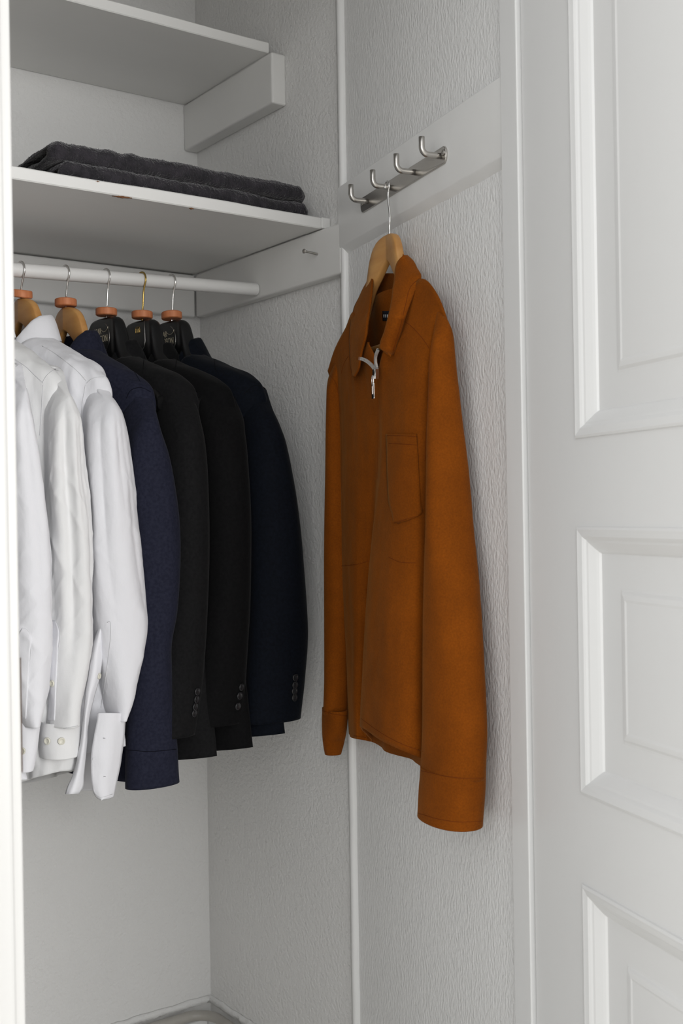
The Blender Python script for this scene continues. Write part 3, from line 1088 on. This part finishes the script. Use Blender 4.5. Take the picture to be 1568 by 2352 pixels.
# --- suit jackets
def jacket(key, label, rows, zt, hem_z, m, sd, nb, btn, u=.2, b=((0, .05), (.6, .046), (1, .030)), cut=0.0):
    hx, k = HX[key], HK[key]
    root = thing('suit_jacket', label, 'jacket', (hx, RY, hem_z), 'suit jackets on black hangers')
    rows_t = [(zt, .05, .05, .032, 0), (zt - .012, .075, .075, .038, 0), (zt - .032, .125, .125, .042, 0), (zt - .052, .170, .170, .042, 0), (zt - .070, .195, .195, .040, 0),
              (zt - .09, .205, .205, .040, 0), (zt - .15, .200, .200, .043, 0), (1.25, .200, .200, .042, 0), (1.1, .205, .205, .040, 0), (hem_z, .232, .232, .038, 0)]
    t_, _ = torso('torso', hx, k, rows_t, m, root, amp=.0015, seed=sd, th=.003, hem=lambda uu, cq: .018 * max(0, uu / .23) ** 2, dip=.16, dipw=.075, dipl=.3)
    s_, _ = px_sleeve('sleeve', rows, u, b, m, root, th=.003, amp=.0016, seed=sd + .4, sc=(18, 18, 4))
    far_sleeve('sleeve', hx, k, 1.43, .86, m, root, sd)
    c_ = collar('collar', hx, k, zt - .014, [(0, -.004), (-.003, .014), (-.002, .026), (0, .031), (.004, .031), (.010, .022), (.021, -.004), (.030, -.026)], m, root, th=.003, rn=.049, dip=.10, gap=.35)
    for sdn in (1, -1):
        lapel('lapel', hx, k, zt - .03, 1.12, m, root, sdn)
    buttons('button', btn, [s_], .0066, .003, M_bbtn, root)
    return root, t_, s_, c_


r4, t4_, s4_, k4_ = jacket('c4', 'charcoal grey suit jacket with four dark cuff buttons next to the navy overshirt',
       [(884, 372, 430), (910, 364, 447), (960, 362, 459), (1040, 365, 471), (1150, 372, 478), (1300, 374, 478), (1400, 370, 474), (1500, 362, 469), (1600, 352, 461), (1690, 340, 447)],
       1.508, .800, M_char, 5.0, 4, [(452, 1588), (450, 1606), (447, 1623), (445, 1638)])
r5, t5_, s5_, k5_ = jacket('b5', 'black suit jacket with three cloth cuff buttons between two dark jackets',
       [(900, 452, 535), (930, 446, 552), (1000, 448, 563), (1100, 455, 571), (1200, 460, 575), (1300, 460, 574), (1400, 457, 572), (1500, 452, 567), (1600, 446, 561), (1662, 440, 557)],
       1.508, .806, M_blk, 6.0, 3, [(553, 1578), (549, 1598), (545, 1622)])
r6, t6_, s6_, k6_ = jacket('m6', 'midnight blue suit jacket with four shiny cuff buttons closest to the side wall',
       [(890, 552, 612), (930, 546, 628), (1000, 548, 650), (1100, 555, 672), (1200, 562, 688), (1300, 566, 698), (1400, 567, 704), (1460, 567, 706), (1550, 565, 700), (1655, 561, 690)],
       1.520, .822, M_mid, 7.0, 4, [(677, 1556), (676, 1573), (675, 1587), (675, 1602)])
for par, objs, lines in ((r6, [t6_, s6_, k6_], [[(490, 808), (492, 830), (497, 858)], [(560, 905), (585, 885), (612, 893)]]), (r4, [t4_, k4_], [[(332, 808), (330, 830), (327, 860)]]), (r5, [t5_, k5_], [[(408, 808), (405, 830), (402, 850)]])):
    for ln in lines:
        seam('seam', ln, objs, M_cloth, par, .0006)

# ------------------------------------------------------------------ suede jacket on the hook rack
jz = .83
JK = thing('suede_jacket', 'rust brown suede zip jacket with pointed collar and chest pocket hanging from the hook rack', 'jacket', PM(.31, .04, jz))
FJ = lambda u, v, z: PM(.306 + u, .036 + v, z)
jr, jb = hanger('coat_hanger', FJ, 1.645, 'wood', 'honey wooden coat hanger inside the suede jacket, hooked on the steel rack', None, .0075, (-.006, 1.7205), M_chrome)

ROW = [
    [(752, 852, .048), (768, 802, .054), (792, 755, .060), (812, 718, .062), (834, 800, .078), (863, 852, .073), (882, 800, .082), (930, 690, .062), (966, 640, .050), (1002, 676, .048), (1028, 745, .042)],
    [(765, 880, .040), (776, 850, .052), (797, 830, .060), (818, 840, .066), (842, 862, .072), (864, 880, .072), (884, 860, .075), (925, 800, .070), (962, 770, .062), (992, 775, .052), (1008, 800, .032)],
    [(772, 1000, .026), (783, 1000, .046), (800, 1000, .056), (820, 1000, .062), (845, 1000, .064), (866, 1000, .062), (880, 1000, .071), (916, 1000, .072), (950, 1000, .066), (980, 1000, .050), (1000, 1000, .026)],
    [(776, 1120, .024), (784, 1120, .044), (799, 1120, .055), (818, 1120, .059), (842, 1120, .056), (864, 1120, .052), (868, 1120, .074), (905, 1120, .081), (948, 1120, .073), (978, 1120, .055), (1000, 1120, .026)],
    [(783, 1300, .024), (788, 1300, .044), (801, 1300, .055), (818, 1300, .057), (838, 1300, .049), (855, 1300, .043), (849, 1300, .082), (890, 1300, .092), (942, 1300, .083), (978, 1300, .060), (1002, 1300, .026)],
    [(792, 1500, .022), (798, 1500, .044), (810, 1500, .055), (824, 1500, .053), (838, 1500, .044), (850, 1500, .037), (836, 1500, .090), (878, 1500, .103), (935, 1500, .092), (976, 1500, .066), (1002, 1500, .028)],
    [(799, 1650, .022), (805, 1655, .046), (814, 1658, .056), (826, 1660, .051), (839, 1662, .041), (850, 1662, .034), (827, 1640, .093), (866, 1655, .108), (930, 1670, .098), (974, 1680, .070), (1002, 1690, .028)],
    [(801, 1685, .022), (807, 1694, .046), (817, 1697, .056), (828, 1699, .050), (841, 1701, .040), (851, 1701, .034), (826, 1668, .093), (864, 1694, .108), (928, 1727, .098), (973, 1742, .070), (1002, 1745, .028)]]
K = np.array([[ppx(*c) for c in r] for r in ROW])
# spread over a fine grid
cols = np.linspace(0, 10, 150)
rk = np.array([0, .06, .22, .36, .57, .80, .965, 1.0])
rws = np.linspace(0, 1, 150)
Kc = np.array([herm(np.arange(11), r, cols) for r in K])                      # rows x cols x 3
Gf = np.stack([herm(rk, Kc[:, c], rws) for c in range(len(cols))], axis=1)
fd = np.clip(np.arange(150) / 12, 0, 1)
Gf = displaced(Gf, False, .0022, (22, 22, 4), 8.1, .0004, (70, 70, 50), fd)
front = sheet('front', Gf, .0022, M_suede, JK)
# back panel: from shoulder to shoulder behind the neck, down to a slightly lower hem
ks = []
for i, r in enumerate(K):
    l, rr_ = r[0], r[-1]
    row = []
    for c in np.linspace(0, 1, 11):
        p = l + (rr_ - l) * c
        o_ = (p - P0) @ PN
        p = p + PN * ((.010 + .006 * math.sin(c * 17 + i)) * math.sin(math.pi * c) ** .3 + (1 - math.sin(math.pi * c) ** .3) * o_ - o_)
        if i == 0:
            p[2] = np.interp(c, [0, .12, .3, .40, .5, .60, .7, .88, 1], [l[2], 1.498, 1.545, 1.560, 1.562, 1.560, 1.545, 1.498, rr_[2]])
            p = p + PN * (.022 * math.sin(math.pi * c))
        elif i == 1:
            p[2] -= .01
        if i == len(K) - 1:
            p[2] = .838 - .006 * math.sin(math.pi * c)
        row.append(p)
    ks.append(row)
ks = np.array(ks)
Kc = np.array([herm(np.arange(11), r, np.linspace(0, 10, 70)) for r in ks])
Gb = np.stack([herm(rk, Kc[:, c], np.linspace(0, 1, 90)) for c in range(70)], axis=1)
backp = sheet('back', Gb, .0022, M_suede, JK)

slR, GR = px_sleeve('sleeve', [(728, 1004, 1029), (745, 1000, 1036), (770, 995, 1041), (800, 990, 1044), (850, 986, 1049), (900, 985, 1055), (1000, 980, 1067), (1100, 978, 1079), (1200, 976, 1087), (1300, 973, 1096), (1400, 972, 1104), (1500, 971, 1108), (1600, 970, 1111), (1700, 969, 1113), (1776, 967, 1111)],
                   [(0, .046), (.1, .052), (1, .056)], .036, M_suede, JK, th=.0022, amp=.0022, sc=(20, 20, 4), seed=9, n=130, frame='panel', fine=.0003, side=1)
cfR_, _ = px_sleeve('cuff', [(1766, 966, 1112), (1785, 965, 1112), (1820, 962, 1110), (1860, 960, 1107), (1884, 959, 1105)], .056, .037, M_suede, JK, th=.003, amp=.0008, seed=9.5, n=36, frame='panel', head=False)
slL, _ = px_sleeve('sleeve', [(852, 752, 782), (880, 750, 790), (950, 748, 798), (1100, 747, 802), (1250, 745, 804), (1400, 744, 804), (1500, 744, 802), (1600, 743, 799), (1640, 742, 797)],
                   [(0, .046), (.2, .044), (1, .044)], .021, M_suede, JK, th=.0022, amp=.0018, sc=(24, 24, 4), seed=10, frame='panel', side=-1)
cfL_, _ = px_sleeve('cuff', [(1628, 740, 798), (1650, 739, 797), (1690, 740, 793), (1715, 743, 788), (1732, 746, 783)], .044, .019, M_suede, JK, th=.003, amp=.001, seed=10.5, n=36, frame='panel', head=False)

# collar: two pointed leaves joined behind the neck, and the dark inner stand
leafR = strip('collar_leaf', [(586, 926, 936), (598, 914, 948), (615, 907, 958), (632, 905, 967), (655, 902, 958), (690, 898, 945), (725, 892, 933), (760, 882, 922), (790, 872, 912), (800, 872, 909), (808, 885, 906), (815, 898, 903)],
              lambda s, c: .052 + .040 * min(1, s * 1.6) - .020 * c, M_suede, JK, th=.003, bulge=.004, frame='panel')
leafL = strip('collar_leaf', [(640, 846, 853), (652, 838, 853), (680, 824, 851), (710, 811, 848), (740, 804, 843), (775, 801, 838), (805, 801, 829), (830, 803, 825), (848, 805, 821), (864, 808, 812)],
              lambda s, c: .050 + .038 * min(1, s * 1.8) - .018 * (1 - c), M_suede, JK, th=.003, bulge=.004, frame='panel')
strip('collar_stand', [(628, 848, 935), (660, 836, 936), (700, 826, 930), (750, 814, 915)], lambda s, c: .028 - .006 * math.sin(math.pi * c) - .012 * s, M_suede, JK, th=.003, bulge=0, frame='panel', ncol=24)
flap = strip('collar_facing', [(786, 843, 847), (800, 838, 852), (815, 831, 858), (824, 825, 862), (838, 846, 865), (848, 858, 866)], lambda s, c: .080 - .006 * s, M_suede, JK, th=.002, bulge=.002, frame='panel')
# neck label
# zip: two toothed tapes, slider and pull
def zipper(pts, n):
    P = smooth_path(np.array(pts, float), n)
    out = []
    for px, py, o_ in P:
        out.append(ppx(px, py, o_))
    return np.array(out)


for pts in ([(825, 823, .086), (836, 826, .086), (848, 834, .085), (858, 845, .084), (863, 856, .083)], [(868, 803, .092), (863, 816, .090), (862, 832, .088), (865, 846, .086), (866, 856, .084)]):
    zp_ = zipper(pts, 40)
    tape = tube('zip_tape', zp_, .0011, M_char, JK, 6)
    for i in range(1, 39, 2):
        d = zp_[i + 1] - zp_[i - 1]
        d /= np.linalg.norm(d)
        sd_ = np.cross(d, PN)
        c = zp_[i]
        q = [c + d * a * .0008 + sd_ * b * .0024 + PN * e * .0016 for e in (-1, 1) for a, b in ((-1, -1), (1, -1), (1, 1), (-1, 1))]
        V, f = box_geo(q)
        mk('zip_tooth', V, f, M_zip, tape, False)
c = ppx(864, 858, .086)
MJ = lambda a, b, h_: c + PD * a + PN * b + UP * h_
slider = solid_loft('zip_slider', [[MJ(x * w_, y, z) for x, y in ((-1, -.002), (1, -.002), (1, .003), (.6, .005), (-.6, .005), (-1, .003))] for w_, z in ((.0045, .006), (.005, .002), (.0042, -.004), (.0032, -.008))], M_chrome, JK, False)
pull = []
for q in np.linspace(0, 2 * math.pi, 20):
    pull.append(MJ(.0030 * math.sin(q), .006, -.0105 + .0075 * math.cos(q)))
tube('pull_ring', pull, .0010, M_chrome, slider, 8)
bevel(fbox('zip_pull', lambda a, b, h_: MJ(a, b, h_), (-.0042, .0045, -.036), (-.0018, .0065, -.014), M_chrome, slider), .0005)
bevel(fbox('zip_pull', lambda a, b, h_: MJ(a, b, h_), (.0018, .0045, -.036), (.0042, .0065, -.014), M_chrome, slider), .0005)
bevel(fbox('zip_pull', lambda a, b, h_: MJ(a, b, h_), (-.0042, .0045, -.0375), (.0042, .0065, -.0300), M_chrome, slider), .0005)

# chest pocket and seams raycast on the jacket
hb = [o_ for o_ in JK.children if o_.name.startswith(('collar_stand', 'back'))]
lab = patch('neck_label', [(714, 879, 904), (725, 879, 904), (737, 880, 904)], hb, .0012, .0008, M_label, JK, 6, 6)
for px in (884, 888, 892):
    q0, q1 = hit(px, 722, hb), hit(px, 729, hb)
    if q0 and q1:
        tube('label_print', [q0[0] + q0[1] * .002 + (q1[0] - q0[0]) * x for x in np.linspace(0, 1, 4)], .0006, M_print, lab, 6)
pocket = patch('chest_pocket', [(997, 889, 957), (1030, 890, 959), (1100, 892, 962), (1160, 897, 964), (1180, 903, 965), (1195, 906, 938), (1200, 906, 915)], [front], .003, .003, M_suede, JK)
BODY = [front, slR, slL]
for ln in ([(926, 736), (945, 750), (968, 775), (985, 800)], [(1037, 764), (1012, 762), (996, 772), (989, 800), (986, 860), (983, 940), (978, 1000), (975, 1060)],
           [(752, 858), (765, 870), (776, 900), (781, 950)], [(800, 818), (792, 830), (783, 858)], [(783, 1300), (805, 1298), (830, 1294), (845, 1288)], [(893, 1280), (915, 1290), (955, 1293)],
           [(889, 1000), (925, 1001), (957, 1003)], [(906, 1201), (935, 1192), (965, 1182)], [(967, 1770), (1010, 1780), (1060, 1787), (1111, 1787)], [(740, 1632), (765, 1640), (796, 1644)],
           [(812, 1690), (840, 1694)], [(829, 1650), (862, 1675), (926, 1710), (971, 1726)], [(868, 862), (868, 920), (868, 1000), (866, 1100)],
           [(893, 1018), (925, 1020), (957, 1022)], [(961, 1868), (1010, 1882), (1060, 1888), (1105, 1886)]):
    seam('seam', ln, BODY + [pocket, cfR_, cfL_], M_suede_d, JK, .0005, n=50)
for ln in ([(902, 806), (918, 752), (931, 700), (945, 655), (962, 640)], [(808, 856), (806, 820), (806, 770)]):
    seam('seam', ln, [leafR, leafL], M_suede_d, JK, .0005, n=40)

# ------------------------------------------------------------------ folded towel
TW = thing('folded_towel', 'thick charcoal terry towel folded in layers on the white shelf', 'towel', (-.27, -.33, 1.7475))
ZS = 1.7480


def towel_layer(name, x0, x1, yf, yb, zb, h_, seed, crush):
    """one U-folded sheet, round fold to the front, swept along the shelf"""
    t = h_ * .46
    G = []
    xs = np.linspace(x0, x1, 170)
    for x in xs:
        f_ = (x - x0) / (x1 - x0)
        ring = []
        H = h_ * (1 + .10 * vnoise(np.array([x * 9, seed, 0.5])) - .08 * f_)
        endr = min(1, min(f_ * 22, (1 - f_) * 26) + .45)
        y_f = yf + .006 * vnoise(np.array([x * 7, seed, 4.5])) + (1 - endr) * .012
        # outer contour going back-bottom -> front -> back-top, then inner gap
        r = H / 2
        zc = zb + r
        def zz(y, z):
            s = (y - yf) / (yb - yf)
            return zb + (z - zb) * (1 - crush * s * s) * (.6 + .4 * endr) + .0
        for y in np.linspace(yb, y_f + r, 12):
            ring.append((x, y, zz(y, zb)))
        for q in np.linspace(-math.pi / 2, math.pi / 2, 14)[1:-1]:
            ring.append((x, y_f + r - r * math.cos(q), zz(y_f, zc + r * math.sin(q))))
        for y in np.linspace(y_f + r, yb, 12):
            ring.append((x, y, zz(y, zb + H)))
        g = H * (.03 + .16 * max(0.0, 1 - f_ * 9))
        for y in np.linspace(yb, y_f + r, 10):
            ring.append((x, y, zz(y, zc + g + .003 * math.sin(y * 60 + seed))))
        for y in np.linspace(y_f + r, yb, 10):
            ring.append((x, y, zz(y, zc - g + .003 * math.sin(y * 60 + seed))))
        G.append(ring)
    G = np.array(G)
    n = gnormals(G, True)
    d = .0018 * vnoise(G * 45 + seed) + .0011 * vnoise(G * 160 + seed)
    G = G + n * d[..., None]
    G[..., 2] = np.maximum(G[..., 2], ZS + .0004)
    R_, N_ = G.shape[:2]
    f = gfaces(R_, N_, True) + [tuple(range(N_)), tuple((R_ - 1) * N_ + c for c in range(N_))]
    o = mk(name, G.reshape(-1, 3), f, M_towel, TW)
    SURF[o.name] = (G.reshape(-1, 3), f)
    return o


lay = [towel_layer('folded_layer', -.505, -.040, -.478, -.155, ZS + .0008, .0270, 1.0, .10),
       towel_layer('folded_layer', -.520, -.046, -.476, -.165, ZS + .0268, .0310, 5.0, .35)]
# terry loops: short tufts all over the two layers
tv, tf = [], []
rng = np.random.default_rng(3)
for o in lay:
    V, f = SURF[o.name]
    V = np.asarray(V)
    quads = np.array([q for q in f if len(q) == 4])
    A, B, C_, D_ = (V[quads[:, i]] for i in range(4))
    nn = np.cross(B - A, D_ - A)
    ar = np.linalg.norm(nn, axis=1)
    vis = ((CAM - A) * nn).sum(1)
    ctr = V.mean(0)
    pick = rng.choice(len(quads), 60000, p=ar / ar.sum())
    s, t = rng.random((60000, 1)), rng.random((60000, 1))
    P = A[pick] * (1 - s) * (1 - t) + B[pick] * s * (1 - t) + C_[pick] * s * t + D_[pick] * (1 - s) * t
    nrm = nn[pick] / np.maximum(ar[pick][:, None], 1e-12)
    # grid winding gives one consistent side: test it once on the front fold
    i0 = np.argmin(P[:, 1])
    if nrm[i0][1] > 0:
        nrm = -nrm
    dirn = nrm + rng.normal(0, .45, (60000, 3))
    dirn /= np.linalg.norm(dirn, axis=1, keepdims=True)
    ln = rng.uniform(.0008, .0021, (60000, 1))
    sd_ = np.cross(dirn, rng.normal(0, 1, (60000, 3)))
    sd_ /= np.linalg.norm(sd_, axis=1, keepdims=True)
    base = len(tv) * 0 + sum(len(x) for x in tv)
    tv.append(np.stack([P - sd_ * .0006 - nrm * .0005, P + sd_ * .0006 - nrm * .0005, P + dirn * ln], 1).reshape(-1, 3))
    tf += [(base + 3 * i, base + 3 * i + 1, base + 3 * i + 2) for i in range(60000)]
TV = np.concatenate(tv)
TV[:, 2] = np.maximum(TV[:, 2], ZS + .0003)
me = bpy.data.meshes.new('terry_pile')
me.from_pydata((TV - root_loc(TW)).tolist(), [], tf)
me.materials.append(M_towel)
o = bpy.data.objects.new('terry_pile', me)
link(o)
o.parent = TW
o['kind'] = 'stuff'

# dark cloth pile lying on the upper shelf, only its lower edge shows
G = []
for x in np.linspace(-.56, -.345, 24):
    f_ = (x + .56) / .215
    e_ = math.sin(math.pi * min(max(f_, .03), .97)) ** .3
    G.append([(x, -.22 + .11 * math.cos(q) * e_, 2.1105 + .03 * e_ + .03 * e_ * math.sin(q)) for q in np.linspace(0, 2 * math.pi, 28, endpoint=False)])
o = solid_loft('folded_cloth', displaced(np.array(G), True, .002, (30, 30, 30), 2), M_cloth, None)
tag(o, 'dark folded cloth on the upper shelf above the towel', 'cloth')
